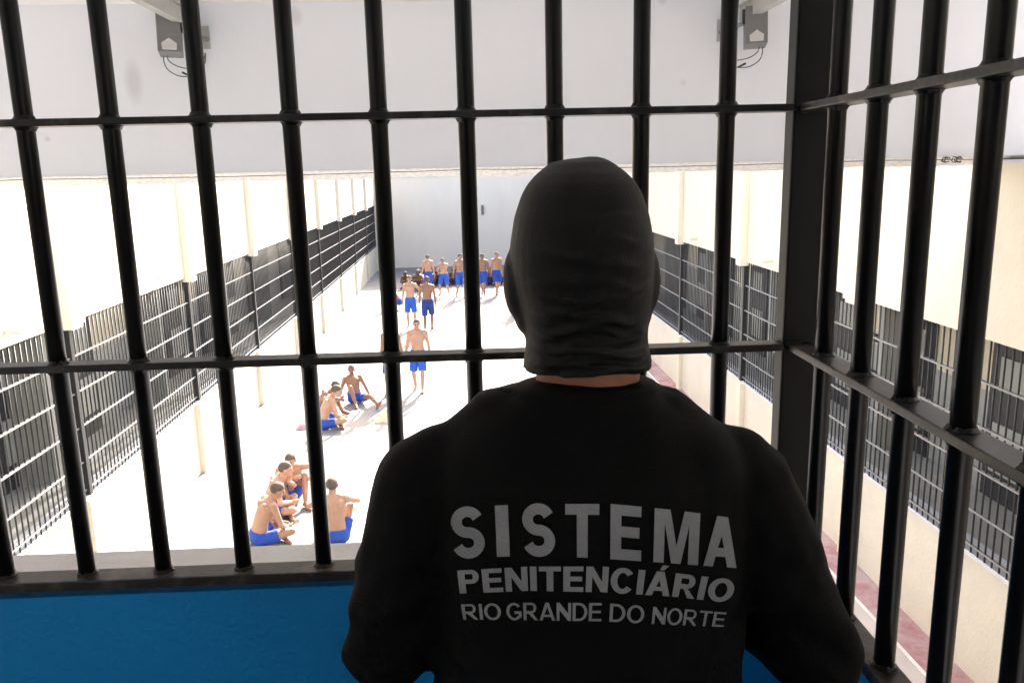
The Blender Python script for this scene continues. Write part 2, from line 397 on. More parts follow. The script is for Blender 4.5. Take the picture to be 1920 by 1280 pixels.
def weld(bar, l, d, z, up_=True):
    mb = MB(); rs = []
    n = 22; jr = [1 + .26*noise.noise(Vector((l*40+k*.9, d*40, z*30))) for k in range(n)]
    for rr_, hh in ((.0198, 0), (.0178, .0018), (.0162, .0042), (.0154, .0065)):
        rs.append([Vector((l + rr_*jr[k]*math.cos(2*math.pi*k/n), d + rr_*jr[k]*math.sin(2*math.pi*k/n), z + (hh if up_ else -hh)*jr[k])) for k in range(n)])
    mb.rings(rs).build('weld', M['cagebar'], bar, True)
front = [-1.255, -1.10, -.945, -.790, -.643, -.487, -.331, -.176, -.022, .135, .290, .444]
side = [1.381, 1.239, 1.098, .957, .815, .674, .53]
RZ = ((.098, .013), (-.3375, .014))                # rail centre height, thickness
for l in front:
    b = cbar(l, D0); weld(b, l, D0, BOT+.004)
    for z, t in RZ: weld(b, l, D0, z+t/2); weld(b, l, D0, z-t/2, False)
for d in side:
    b = cbar(LC, d); weld(b, LC, d, BOT+.004)
    for z, t in RZ: weld(b, LC, d, z+t/2); weld(b, LC, d, z-t/2, False)
for z, t in RZ:
    MB().box((-1.6, D0-.021, z-t/2), (LC-.0335, D0+.021, z+t/2)).build('rail', M['cagerail'], cage, bevel=.0025)
    MB().box((LC-.023, .2, z-t/2), (LC+.023, D0-.0125, z+t/2)).build('rail', M['cagerail'], cage, bevel=.0025)
    # little weld bead where the side rail meets the post
    MB().ell((LC-.01, D0-.014, z+.0), (.022, .005, .011)).build('weld_bead', M['cagebar'], cage, True)
MB().box((-1.6, D0-.026, BOT-.020), (LC-.0335, D0+.026, BOT)).build('bottom_rail', M['cagerail'], cage, bevel=.003)
MB().box((LC-.024, .2, BOT-.022), (LC+.024, D0-.0125, BOT)).build('bottom_rail', M['cagerail'], cage, bevel=.003)
MB().box((LC-.033, D0-.012, BOT-.02), (LC+.033, D0+.030, TOPZ)).build('corner_post', M['post'], cage, bevel=.004)

pw = empty('parapet_wall', (0, 0, 0), 'bright blue painted parapet wall below the black bars', 'wall')
pw.matrix_world = CAGE
MB().box((-3.2, D0-.018, ZF), (LC-.002, D0+.12, BOT-.035)).build('front_wall', M['blue'], pw)
MB().box((LC+.004, .2, ZF), (LC+.022, D0+.12, BOT-.036)).build('side_panel', M['blue'], pw)
MB().box((-3.2, D0+.03, BOT-.034), (LC+.02, D0+.140, BOT-.018)).build('ledge', M['ledge'], pw, bevel=.004)
gw = MB().box((-3.2, -3.2, ZF), (3.2, -3.0, 1.34)).xf(CAGE).build('light_block_wall', M['gwall']); tag(gw, 'unseen grey wall added behind the viewer to block light into the gallery', 'wall')  # added out of view to cut light and reflections from behind
gf = MB().box((-3.2, -4, ZF-.2), (LC+.02, D0+.115, ZF-.002)).xf(CAGE).build('gallery_floor', M['gfloor']); tag(gf, kind='structure')

# ------------------------------------------------------------------ people
def ik(a, t, l1, l2, pole):
    a = Vector(a); t = Vector(t); d = t-a; L = d.length
    if L > (l1+l2)*.995: t = a + d*((l1+l2)*.995/L); d = t-a; L = d.length
    if L < .08: d = d.normalized()*.08; L = .08
    x = (l1*l1 - l2*l2 + L*L)/(2*L); h = math.sqrt(max(l1*l1-x*x, 0)); n = d/L
    p = Vector(pole); p = p - n*p.dot(n)
    if p.length < 1e-5: p = Vector((0, 0, 1))
    return a + n*x + p.normalized()*h, t
def hand(mb, w_, d, nrm, s=1.0, side=1, curl=.35):
    # w_: wrist, d: direction of the fingers, nrm: palm normal, side: +1 right hand
    d = Vector(d).normalized(); nrm = Vector(nrm); nrm = (nrm - d*nrm.dot(d)).normalized(); a = d.cross(nrm)*side
    rot = Matrix((a, d, nrm)).transposed()
    mb.ell(w_ + d*.048*s, (.040*s, .055*s, .015*s), rot, 12, 8)
    for k, (o, L) in enumerate(((-.029, .068), (-.010, .080), (.010, .074), (.028, .058))):
        b = w_ + d*.088*s + a*(o*s); c = b + d*(L*.5*s) + nrm*(L*.5*s*curl*.5); e = c + d*(L*.5*s*(1-curl*.6)) + nrm*(L*.5*s*curl*1.3)
        mb.chain([b - d*.02*s, b, c, e], [.0095*s, .0092*s, .0088*s, .0075*s], 8)
    b = w_ + d*.03*s - a*.03*s; c = b + d*.03*s - a*.025*s + nrm*.012*s; e = c + d*.03*s - a*.004*s + nrm*.012*s
    mb.chain([b, c, e], [.012*s, .0105*s, .0085*s], 8)

def person(name_label, loc, yaw, pose, skin='skinA', shorts='shortsA', hair='hair', voxel=.011, group=None, scale=1.0, hem=None):
    """pose keys: ph pelvis height; lean, side, twist (deg); hy, hp head yaw/pitch (deg); hl/hr hand targets; fl/fr ankle targets;
    pl/pr elbow poles; kl/kr knee poles; dl/dr toe directions. Local axes: x right, y forward, z up."""
    g = pose.get
    root = empty('person', (loc[0], loc[1], 0), name_label, 'person', group, R(yaw)); bw = 1 + .05*noise.noise(Vector((loc[0]*7.3, loc[1]*5.1, 2))); root.scale = (scale*bw, scale*bw, scale)
    ph = g('ph', .91); lean = R(g('lean', 2)); bend = R(g('bend', 0)); sd_ = R(g('side', 0)); tw = R(g('twist', 0))
    pel = Vector((g('px', 0), g('py', 0), ph))
    T1 = Matrix.Rotation(-lean, 3, 'X') @ Matrix.Rotation(sd_, 3, 'Y')
    T2 = T1 @ Matrix.Rotation(-bend, 3, 'X') @ Matrix.Rotation(tw, 3, 'Z')
    mid = pel + T1 @ Vector((0, 0, .24)); nk = mid + T2 @ Vector((0, 0, .288))
    shl = [mid + T2 @ Vector((s*.180, -.005, .243)) for s in (-1, 1)]
    Th = Matrix.Rotation(R(g('hy', 0)), 3, 'Z') @ Matrix.Rotation(R(g('hp', 0)), 3, 'X')
    hc = nk + (T2 @ Vector((0, .012, .055))) + Th @ Vector((0, .02, .095))
    Tp = Matrix.Rotation(min(lean, .5), 3, 'X').inverted()
    hip = [pel + Vector((s*.092, 0, -.03)) for s in (-1, 1)]
    mb = MB()
    X1, Y1 = T1 @ Vector((1, 0, 0)), T1 @ Vector((0, 1, 0)); X2, Y2 = T2 @ Vector((1, 0, 0)), T2 @ Vector((0, 1, 0))
    def A(z, y=0): return pel + T1 @ Vector((0, y, z))
    def B(z, y=0): return mid + T2 @ Vector((0, y, z))
    mb.loft([(A(-.09), X1, Y1, .10, .075), (A(-.04), X1, Y1, .158, .108), (A(.04), X1, Y1, .163, .112), (A(.12), X1, Y1, .146, .100), (A(.19, .004), X1, Y1, .138, .094),
             (B(.02, .008), X2, Y2, .147, .100), (B(.10, .010), X2, Y2, .162, .110), (B(.17, .008), X2, Y2, .170, .112), (B(.23, .0), X2, Y2, .160, .095), (B(.275, -.008), X2, Y2, .115, .070), (B(.305, -.01), X2, Y2, .062, .058)], 24, 2.3)
    for s in (-1, 1):                                # chest and shoulder-blade relief
        mb.ell(B(.165, .075) + X2*(s*.075), (.075, .042, .055)); mb.ell(B(.16, -.07) + X2*(s*.085), (.06, .04, .08))
    for s in (-1, 1): mb.cap(B(.300, -.012) + X2*(s*.025), shl[0 if s < 0 else 1] - X2*(s*.045) + (T2 @ Vector((0, -.004, .022))), .050, .042)
    mb.cap(B(.27, -.01), hc + Th @ Vector((0, -.02, -.05)), .060, .054)
    # head: skull, jaw, nose, brow, ears
    mb.ell(hc + Th @ Vector((0, -.008, .028)), (.076, .096, .090), Th, 20, 12)
    mb.ell(hc + Th @ Vector((0, .030, -.042)), (.056, .062, .064), Th, 16, 10)
    mb.ell(hc + Th @ Vector((0, .070, -.082)), (.026, .022, .018), Th, 10, 8)
    mb.cap(hc + Th @ Vector((0, .092, .020)), hc + Th @ Vector((0, .107, -.022)), .009, .015, 8)
    mb.cap(hc + Th @ Vector((-.035, .078, .028)), hc + Th @ Vector((.035, .078, .028)), .014, .014, 8)
    for s in (-1, 1): mb.ell(hc + Th @ Vector((s*.080, -.005, -.008)), (.011, .020, .033), Th, 8, 8)
    # limbs
    J = {}
    for s, hk, pk, fk, kk, dk in ((-1, 'hl', 'pl', 'fl', 'kl', 'dl'), (1, 'hr', 'pr', 'fr', 'kr', 'dr')):
        i = 0 if s < 0 else 1
        ht = Vector(g(hk, (s*.27, .03, ph-.12)))
        el, wr = ik(shl[i], ht, .285, .255, g(pk, (s*.5, -1, -.2)))
        mb.cap(shl[i], shl[i].lerp(el, .4), .062, .049); mb.cap(shl[i].lerp(el, .4), el, .049, .038)
        mb.cap(el, el.lerp(wr, .3), .039, .041); mb.cap(el.lerp(wr, .3), wr, .041, .027)
        hd = (wr-el).normalized(); hd = Vector(g('h'+hk, hd)); hn = Vector(g('n'+hk, (-s, .2, 0)))
        hand(mb, wr, hd, hn, 1.0, s, g('curl', .4))
        ft = Vector(g(fk, (s*.10, 0, .085)))
        kn, an = ik(hip[i], ft, .425, .415, g(kk, (s*.12, 1, .0)))
        mb.cap(hip[i], hip[i].lerp(kn, .45), .088, .072); mb.cap(hip[i].lerp(kn, .45), kn, .072, .053)
        sh = kn.lerp(an, .32); back = (sh - (hip[i]+an)*.5)
        mb.cap(kn, sh, .054, .055); mb.cap(sh, an, .055, .034)
        td = Vector(g(dk, (s*.18, 1, 0))).normalized(); upv = Vector((0, 0, 1)) if abs(td.z) < .8 else Vector((0, -1, 0))
        heel = an - td*.045 - upv*.045; ball = an + td*.12 - upv*.052; toe = an + td*.175 - upv*.06
        mb.cap(heel, an, .032, .036); mb.cap(heel, ball, .030, .034); mb.cap(ball, toe, .036, .022); mb.cap(an, ball, .036, .028)
        J[s] = (hip[i], kn, an)
    if hem is None: hem = .40 if ph > .5 else .25
    me = remesh(mb, voxel, 3)
    # face marks added to the same mesh as own materials
    fm = MB(); fl = MB()
    for s in (-1, 1):
        fm.ell(hc + Th @ Vector((s*.032, .086, .008)), (.014, .006, .0065), Th, 8, 6)
        fm.ell(hc + Th @ Vector((s*.034, .0905, .031)), (.020, .005, .0045), Th, 8, 6)
    fl.ell(hc + Th @ Vector((0, .0905, -.050)), (.024, .006, .008), Th, 8, 6)
    bm = bmesh.new(); bm.from_mesh(me)
    for src, idx in ((fm, 1), (fl, 2)):
        vs = [bm.verts.new(v) for v in src.v]
        for f in src.f:
            q = bm.faces.new([vs[k] for k in f]); q.material_index = idx; q.smooth = True
    bm.normal_update(); bm.to_mesh(me); bm.free(); me.name = 'body'
    for k in (skin, 'face', 'lip'): me.materials.append(M[k])
    body = link('body', me, None, root)
    # cropped hair: skull cap cut at the hairline
    hm = MB().ell(hc + Th @ Vector((0, -.012, .031)), (.0825, .1005, .0935), Th, 28, 18).mesh('hair')
    bm = bmesh.new(); bm.from_mesh(hm); Ti = Th.inverted(); dele = []
    for v in bm.verts:
        q = Ti @ (v.co - hc)
        lim = .050 if q.y > .055 else (.050 - (.055-q.y)*.95 if q.y > -.045 else -.045)
        if q.z < lim: dele.append(v)
    bmesh.ops.delete(bm, geom=dele, context='VERTS'); bm.to_mesh(hm); bm.free()
    link('hair', hm, M[hair], body, True)
    # shorts
    sb = MB()
    sb.loft([(A(-.10), X1, Y1, .115, .088), (A(-.05), X1, Y1, .176, .126), (A(.03), X1, Y1, .176, .124), (A(.085), X1, Y1, .164, .115)], 24, 2.4)
    for s in (-1, 1):
        h_, k_, _ = J[s]; e = h_.lerp(k_, hem/.425)
        sb.cap(h_, e, .104, .096 if ph > .5 else .088, 16, True)
    sme = remesh(sb, voxel*1.1, 3); sme.name = 'shorts'
    for v in sme.vertices:
        n_ = noise.noise(v.co*9)*.006 + noise.noise(v.co*24)*.003
        v.co += v.normal*n_
    link('shorts', sme, M[shorts], body)
    return root

def dirv(a): return (math.sin(R(a)), math.cos(R(a)))
# --- poses
ST = dict()
WALK = dict(fl=(-.10, .20, .085), fr=(.10, -.20, .11), dr=(.1, 1, -.25), hl=(-.27, -.10, .83), hr=(.27, .16, .86), lean=3)
WALK2 = dict(fr=(.09, .17, .085), fl=(-.09, -.16, .10), dl=(-.1, 1, -.2), hr=(.27, -.08, .83), hl=(-.27, .14, .84), lean=3)
HIP = dict(hl=(-.20, .02, .98), pl=(-1, -.3, 0), hr=(.27, .04, .80), fl=(-.13, .02, .085), fr=(.10, .06, .085))
APART = dict(fl=(-.17, .02, .085), fr=(.17, -.02, .085), hl=(-.30, .05, .85), hr=(.30, .03, .84))
FACEUP = dict(fl=(-.19, 0, .085), fr=(.19, .02, .085), lean=10, bend=12, hl=(-.07, .22, 1.36), hr=(.07, .24, 1.30), pl=(-1, -.2, -.6), pr=(1, -.2, -.6), hp=-12, ph=.88)
CROSS = dict(ph=.13, lean=12, bend=22, hp=-28, fl=(.10, .32, .085), fr=(-.12, .24, .085), kl=(-1, .35, .25), kr=(1, .35, .25), dl=(1, .25, 0), dr=(-1, .25, 0),
             hl=(-.10, .34, .20), hr=(.08, .38, .19), pl=(-1, -.5, 0), pr=(1, -.5, 0), hhl=(.5, .8, -.2), hhr=(-.5, .8, -.2))
HUG = dict(ph=.13, lean=26, bend=26, hp=-22, fl=(-.12, .47, .085), fr=(.12, .45, .085), kl=(-.25, .3, 1), kr=(.25, .3, 1), dl=(-.2, 1, 0), dr=(.2, 1, 0),
           hl=(.06, .46, .40), hr=(-.06, .47, .37), pl=(-1, 0, -.3), pr=(1, 0, -.3), hhl=(1, .3, 0), hhr=(-1, .3, 0))
PROP = dict(ph=.13, lean=-14, hp=4, bend=6, fr=(.13, .40, .085), kr=(.2, .4, 1), fl=(-.28, .78, .10), kl=(-.3, .2, .6), dl=(-.3, .55, .8), dr=(.1, 1, 0),
            hl=(-.42, -.20, .06), hr=(.30, -.22, .06), pl=(-.6, -1, .3), pr=(.6, -1, .3), hhl=(-.6, -.8, 0), hhr=(.5, -.8, 0), nhl=(0, 0, -1), nhr=(0, 0, -1))
KNEES = dict(ph=.13, lean=14, bend=18, hp=-8, fl=(-.16, .42, .085), fr=(.16, .46, .085), kl=(-.35, .3, 1), kr=(.35, .3, 1),
             hl=(-.12, .42, .46), hr=(.12, .44, .44), pl=(-1, -.1, -.1), pr=(1, -.1, -.1), hhl=(1, .3, 0), hhr=(-1, .3, 0))
def P(base, **k):
    d = dict(base); d.update(k); return d

GS = 'shirtless men standing in the yard'; GT = 'shirtless men sitting on the yard floor'
person('shirtless man in blue shorts walking towards the bars down the middle of the yard', (-1.20, 18.60), 178, P(WALK, hl=(-.28, .02, .84), hr=(.28, .06, .86), fl=(-.08, .16, .085), fr=(.10, -.10, .10), hy=8), 'skinC', 'shortsB', voxel=.0095, group=GS)
person('shirtless man mostly hidden behind an upright bar, beside the man walking forward', (-1.80, 18.45), 172, P(WALK2, hy=-6), 'skinB', 'shortsA', voxel=.0105, group=GS, scale=.98)
person('shirtless man in bright blue shorts facing the bars with one hand on his hip', (-1.90, 26.76), 183, HIP, 'skinC', 'shortsB', voxel=.011, group=GS)
person('shirtless man in dark blue shorts seen from behind, walking away', (-1.30, 25.95), -4, P(WALK2), 'skinB', 'shortsC', voxel=.011, group=GS, scale=1.03)
person('crouching dark-headed man left of the man with hand on hip', (-2.55, 30.4), 75, P(KNEES, ph=.28, lean=30, hp=-10), 'skinB', 'shortsA', voxel=.014, group=GT, scale=1.02)
person('bald-looking man in blue shorts seen from behind near the seated men at the far wall', (-1.62, 34.0), 12, P(ST, hy=-20), 'skinC', 'shortsA', 'hairgrey', voxel=.014, group=GS, scale=.97)
person('man in bright blue shorts, legs apart, both hands raised to his face', (-.96, 33.6), 170, FACEUP, 'skinC', 'shortsB', 'hairgrey', voxel=.013, group=GS, scale=.95)
person('tall man in bright blue shorts half covered by a black bar at the far end', (-.28, 33.05), 200, P(APART, hy=20), 'skinA', 'shortsB', voxel=.014, group=GS, scale=1.03)
person('man in blue shorts walking just right of a black bar at the far end', (.66, 33.45), 160, P(WALK, lean=8), 'skinB', 'shortsA', voxel=.014, group=GS)
person('man with pale cropped head standing rightmost, beside the guard\'s hooded head', (1.20, 33.5), 205, P(WALK2, hl=(-.24, .06, .80), hr=(.24, .04, .80)), 'skinA', 'shortsA', 'hairgrey', voxel=.013, group=GS, scale=1.02)
person('man hidden behind the guard\'s head who casts a shadow on the white floor', (1.86, 29.2), 190, P(WALK, hl=(-.45, .1, 1.05), pl=(-1, -.2, 0)), 'skinB', 'shortsA', voxel=.014, group=GS)
# seated in the shade of the end wall
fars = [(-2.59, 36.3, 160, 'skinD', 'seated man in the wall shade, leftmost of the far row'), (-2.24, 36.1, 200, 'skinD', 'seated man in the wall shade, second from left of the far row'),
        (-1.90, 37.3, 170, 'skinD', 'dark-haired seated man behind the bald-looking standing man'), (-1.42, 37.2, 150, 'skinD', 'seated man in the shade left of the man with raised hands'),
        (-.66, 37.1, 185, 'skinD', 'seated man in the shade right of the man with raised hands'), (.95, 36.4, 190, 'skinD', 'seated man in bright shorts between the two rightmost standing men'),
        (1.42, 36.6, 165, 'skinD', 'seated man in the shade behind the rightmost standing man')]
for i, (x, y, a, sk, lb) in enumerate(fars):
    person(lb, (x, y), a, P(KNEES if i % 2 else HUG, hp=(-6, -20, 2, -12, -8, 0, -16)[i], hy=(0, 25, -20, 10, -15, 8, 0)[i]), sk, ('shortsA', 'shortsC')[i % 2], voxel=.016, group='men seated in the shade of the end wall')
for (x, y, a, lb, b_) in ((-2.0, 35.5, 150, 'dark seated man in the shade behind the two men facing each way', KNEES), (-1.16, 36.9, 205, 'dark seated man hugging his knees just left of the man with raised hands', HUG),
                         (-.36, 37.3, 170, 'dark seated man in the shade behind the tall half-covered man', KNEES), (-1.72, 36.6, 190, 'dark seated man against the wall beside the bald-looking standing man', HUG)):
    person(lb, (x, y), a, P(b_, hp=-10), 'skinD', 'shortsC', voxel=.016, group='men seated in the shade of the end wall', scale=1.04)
# middle seated group
person('lean man sitting with one knee up and propped on his arms, facing the bars', (-2.58, 17.75), 205, P(PROP, hy=-22, lean=-24), 'skinB', 'shortsA', 'hairgrey', voxel=.0095, group=GT, scale=.93)
person('sitting man hugging his raised knees between two other men', (-3.24, 17.0), 245, P(HUG, hy=10), 'skinB', 'shortsA', voxel=.0095, group=GT)
person('cross-legged man with bowed dark head sitting nearest in the middle group', (-3.0, 15.95), -72, P(CROSS, hp=-22), 'skinC', 'shortsA', voxel=.0095, group=GT, scale=1.02)
# near seated group
person('sitting man with head turned down, farthest of the near group', (-2.90, 12.3), 205, P(HUG, lean=16, bend=16, hp=-14, hy=-30, hl=(-.34, .34, .42), hr=(.05, .36, .48)), 'skinA', 'shortsA', voxel=.009, group=GT)
person('sitting man in profile, hand at chin, in the middle of the near group', (-3.08, 11.62), -82, P(CROSS, hp=-12, lean=12, hr=(.12, .34, .26), hl=(-.06, .30, .52), hhl=(.3, .4, .9)), 'skinC', 'shortsA', voxel=.0085, group=GT)
person('cross-legged man with his tanned back to the bars, nearest of the near group', (-3.0, 10.70), -58, P(CROSS, hp=-26, hy=-12), 'skinA', 'shortsA', voxel=.008, group=GT, scale=1.0)
person('man sitting apart with his back to the bars, right of the thick bar', (-1.93, 10.62), 12, P(KNEES, hp=-6, lean=8, bend=8, hl=(-.10, .40, .46), hr=(.12, .40, .46)), 'skinA', 'shortsA', voxel=.0085, group=GT, scale=1.0)

# small clothes lying on the floor
def cloth(name, loc, m, label, sx, sy, hz, seed):
    n = 14; vs = []; fs = []
    for j in range(n+1):
        for i in range(n+1):
            u, v = i/n*2-1, j/n*2-1
            rr_ = 1 - .25*noise.noise(Vector((u*1.4, v*1.4, seed)))
            z = hz*max(0, (1-u*u)*(1-v*v))*(.6 + .8*abs(noise.noise(Vector((u*2.2, v*2.2, seed+4))))) + .006
            vs.append((u*sx*rr_, v*sy*rr_, z))
    for j in range(n):
        for i in range(n):
            a = j*(n+1)+i; fs.append((a, a+1, a+n+2, a+n+1))
    k = len(vs); vs += [(x, y, .001) for x, y, z in vs]
    fs += [tuple(q+k for q in f)[::-1] for f in fs]
    o = MB().add(vs, fs).build(name, m, None, True); o.location = loc
    return tag(o, label, 'cloth')
cloth('cloth', (-3.42, 16.05, 0), M['pink'], 'crumpled pink cloth on the floor left of the middle seated group', .12, .16, .15, 1.3)
cloth('cloth', (-1.84, 16.5, 0), M['yellow'], 'crumpled pale yellow cloth on the floor right of the seated men', .17, .34, .12, 5.1)

# ------------------------------------------------------------------ the guard in the foreground
gd = empty('person', (0, 0, 0), 'guard in black balaclava and black long-sleeved shirt seen from behind, facing the bars', 'person')
gd.matrix_world = CAGE @ Matrix.Translation((.12, .95, ZF))
GI = Matrix.Translation((0, 0, -ZF))               # shapes below are given with z from eye height
GC = .12
def V(x, y, z): return Vector((x-GC, y-.95, z))
ex, ey = Vector((1, 0, 0)), Vector((0, 1, 0))
shL, elL, wrL = V(-.076, .955, -.381), V(-.136, .945, -.590), V(.015, 1.150, -.560)
shR, elR, wrR = V(.314, .955, -.397), V(.418, .945, -.622), V(.262, 1.150, -.575)
# body: head, neck, hands, legs in one surface
bd = MB()
bd.ell(V(.12, .955, -.085), (.074, .094, .092)); bd.ell(V(.12, .99, -.155), (.055, .062, .062)); bd.cap(V(.12, 1.045, -.09), V(.12, 1.058, -.135), .009, .015, 8)
for s in (-1, 1): bd.ell(V(.12+s*.072, .962, -.140), (.010, .02, .030))
bd.cap(V(.122, .95, -.30), V(.122, .948, -.17), .064, .066)
bd.loft([(V(.12, .96, z), ex, ey, a, b) for z, a, b in ((-1.02, .12, .09), (-.95, .165, .11), (-.75, .15, .10), (-.55, .165, .11), (-.42, .17, .11), (-.36, .16, .095), (-.31, .10, .075), (-.27, .065, .062))])
for a, e, w_, s in ((shL, elL, wrL, -1), (shR, elR, wrR, 1)):
    bd.cap(a, e, .05, .042); bd.cap(e, w_, .042, .028)
    hand(bd, w_, (w_-e).normalized()*1.0 + Vector((0, .6, .05)), (-s, .1, -.2), 1.05, s, .8)
for s in (-1, 1):
    h_, k_, a_ = V(.12+s*.095, .96, -.98), V(.12+s*.12, .985, -1.28), V(.12+s*.13, .95, ZF+.09)
    bd.cap(h_, k_, .085, .055); bd.cap(k_, a_, .055, .04)
bme = remesh(bd, .007, 3); bme.transform(GI); bme.name = 'body'
gbody = link('body', bme, M['guardskin'], gd)
# trousers and boots
tr = MB().loft([(V(.12, .96, z), ex, ey, a, b) for z, a, b in ((-1.08, .12, .10), (-1.0, .178, .125), (-.9, .172, .12), (-.84, .165, .115))])
for s in (-1, 1):
    h_, k_, a_ = V(.12+s*.095, .96, -.98), V(.12+s*.12, .985, -1.28), V(.12+s*.13, .95, ZF+.12)
    tr.cap(h_, k_, .10, .078); tr.cap(k_, a_, .078, .07)
tm = remesh(tr, .012, 3); tm.transform(GI); tm.name = 'trousers'; link('trousers', tm, M['trouser'], gbody)
for s in (-1, 1):
    bt = MB(); a_ = V(.12+s*.13, .95, ZF+.17)
    bt.cap(a_, a_ - Vector((0, 0, .12)), .056, .05); bt.cap(a_ + Vector((0, -.02, -.12)), a_ + Vector((s*.03, .17, -.128)), .05, .042)
    bm_ = remesh(bt, .010, 3); bm_.transform(GI); bm_.name = 'boot'; link('boot', bm_, M['boot'], gbody)
# balaclava
bl = MB()
prof = [(.012, .012, .015, .965), (.008, .034, .042, .963), (-.005, .051, .065, .959), (-.016, .0615, .078, .956), (-.028, .0685, .087, .955), (-.055, .0780, .097, .953), (-.085, .083, .101, .953), (-.112, .0835, .100, .955),
        (-.138, .0825, .096, .957), (-.160, .079, .090, .960), (-.180, .0745, .085, .962), (-.200, .0730, .080, .962), (-.220, .0755, .079, .958), (-.234, .0785, .080, .957)]
bl.loft([(V(.1155 + .006*min(1, max(0, (-z-.12)/.07)), c, z), ex, ey, a, b) for z, a, b, c in prof], 36, 2.05)
for s in (-1, 1):
    bl.ell(V(.1165+s*.076, .962, -.131), (.0185, .030, .044)); bl.ell(V(.118+s*.071, .962, -.158), (.013, .026, .034))
bl.ell(V(.12, 1.045, -.115), (.02, .022, .03)); bl.ell(V(.12, 1.02, -.185), (.045, .035, .03))
bl.ell(V(.127, .962, .0080), (.020, .022, .0055))
blm = remesh(bl, .0032, 12)
fr_ = random.Random(11); FOLDS = []
for z0, sl, sag, phi0, spanf, amp, wd in ((-.052, .010, .020, .25, .55, .0012, .005), (-.078, -.006, .030, .45, .60, .0018, .0055), (-.088, .004, .034, -.25, .55, .0014, .0045), (-.103, -.012, .036, .30, .70, .0021, .006),
                                  (-.118, .010, .030, -.35, .60, .0016, .005), (-.128, -.008, .026, .50, .55, .0017, .005), (-.140, .002, .030, .05, .95, .0019, .006), (-.152, .012, .022, -.55, .60, .0018, .005),
                                  (-.163, -.010, .020, .20, 1.1, .0026, .0055), (-.174, .016, .012, -.40, .9, .0028, .005), (-.182, -.012, .014, .55, .8, .0030, .005), (-.193, .010, .008, .0, 1.3, .0034, .0055),
                                  (-.203, -.014, .006, .35, 1.1, .0034, .005), (-.211, .012, .004, -.45, 1.0, .0034, .0045), (-.219, -.006, .002, .1, 1.4, .0034, .0045), (-.228, .008, .0, .2, 1.4, .0030, .004)):
    FOLDS.append((z0, sl, sag, phi0, spanf, amp, wd))
def drape(v):
    z = v.z; phi = math.atan2(v.x, -v.y)
    d = 0
    wob = noise.noise(Vector((phi*2.2, z*9, 4)))*.006
    for z0, sl, sag, p0, sp_, amp, wd in FOLDS:
        u = (phi-p0)/sp_
        if abs(u) > 1: continue
        dz = z + wob - (z0 + sl*(phi-p0) + sag*(phi-p0)**2*.6)
        if abs(dz) > wd*3: continue
        side_ = wd*(.75 if dz > 0 else 1.35)            # the lower flank is softer
        d += (1.8 if z0 > -.158 else 2.2)*amp*(1-u*u)**1.5*math.exp(-(dz/side_)**2)
    d += .0012*noise.noise(Vector((v.x*16, v.y*16, z*20)))
    return d
blm.update()
nrm = [v.normal.copy() for v in blm.vertices]
for v, n_ in zip(blm.vertices, nrm):
    back = 1 if v.co.y < .03 else .4
    v.co += n_*(drape(v.co)*back)
    if v.co.z < -.208:                                 # lower edge rides up at the nape
        q = (-.208 - v.co.z)/.025; v.co.z += q*.0085*max(0, 1-(v.co.x/.07)**2)*(1 if v.co.y < 0 else .2)
blm.transform(GI); blm.name = 'balaclava'; link('balaclava', blm, M['bala'], gbody)
# shirt
sh = MB()
def Q(x, c, z): return V(GC+x, c, z)
sh.loft([(Q(0, .965, -1.00), ex, ey, .205, .140), (Q(0, .962, -.90), ex, ey, .203, .138), (Q(0, .960, -.78), ex, ey, .198, .135), (Q(0, .958, -.65), ex, ey, .200, .134), (Q(.001, .955, -.55), ex, ey, .200, .136),
         (Q(.001, .953, -.46), ex, ey, .198, .138), (Q(.001, .953, -.40), ex, ey, .196, .132), (Q(.001, .955, -.36), ex, ey, .200, .122), (Q(.0, .955, -.325), ex, ey, .186, .108), (Q(-.006, .956, -.300), ex, ey, .158, .097),
         (Q(-.010, .956, -.282), ex, ey, .132, .089), (Q(-.006, .956, -.267), ex, ey, .106, .084), (Q(.0, .956, -.253), ex, ey, .088, .081), (Q(.002, .956, -.238), ex, ey, .083, .079)], 44, 2.25)
for a, e, w_ in ((shL, elL, wrL), (shR, elR, wrR)):
    m1 = a.lerp(e, .5) + Vector((.004 if a.x > 0 else -.004, 0, 0))
    sh.cap(a, m1, .070, .0645); sh.cap(m1, e, .0645, .0585); sh.cap(e, e.lerp(w_, .45), .0585, .053); sh.cap(e.lerp(w_, .45), w_, .053, .040)
for s, a in ((-1, shL), (1, shR)):                     # trapezius to shoulder bridge, shoulder blades
    sh.cap(Q(s*.088-.006, .952, -.300 - (.004 if s > 0 else 0)), a + Vector((-s*.02, 0, .002)), .053, .0605)
sh.ell(Q(-.178, .952, -.353), (.052, .05, .052)); sh.ell(Q(.185, .952, -.367), (.052, .05, .052))
shm = remesh(sh, .0062, 14)
shm.update(); nrm = [v.normal.copy() for v in shm.vertices]
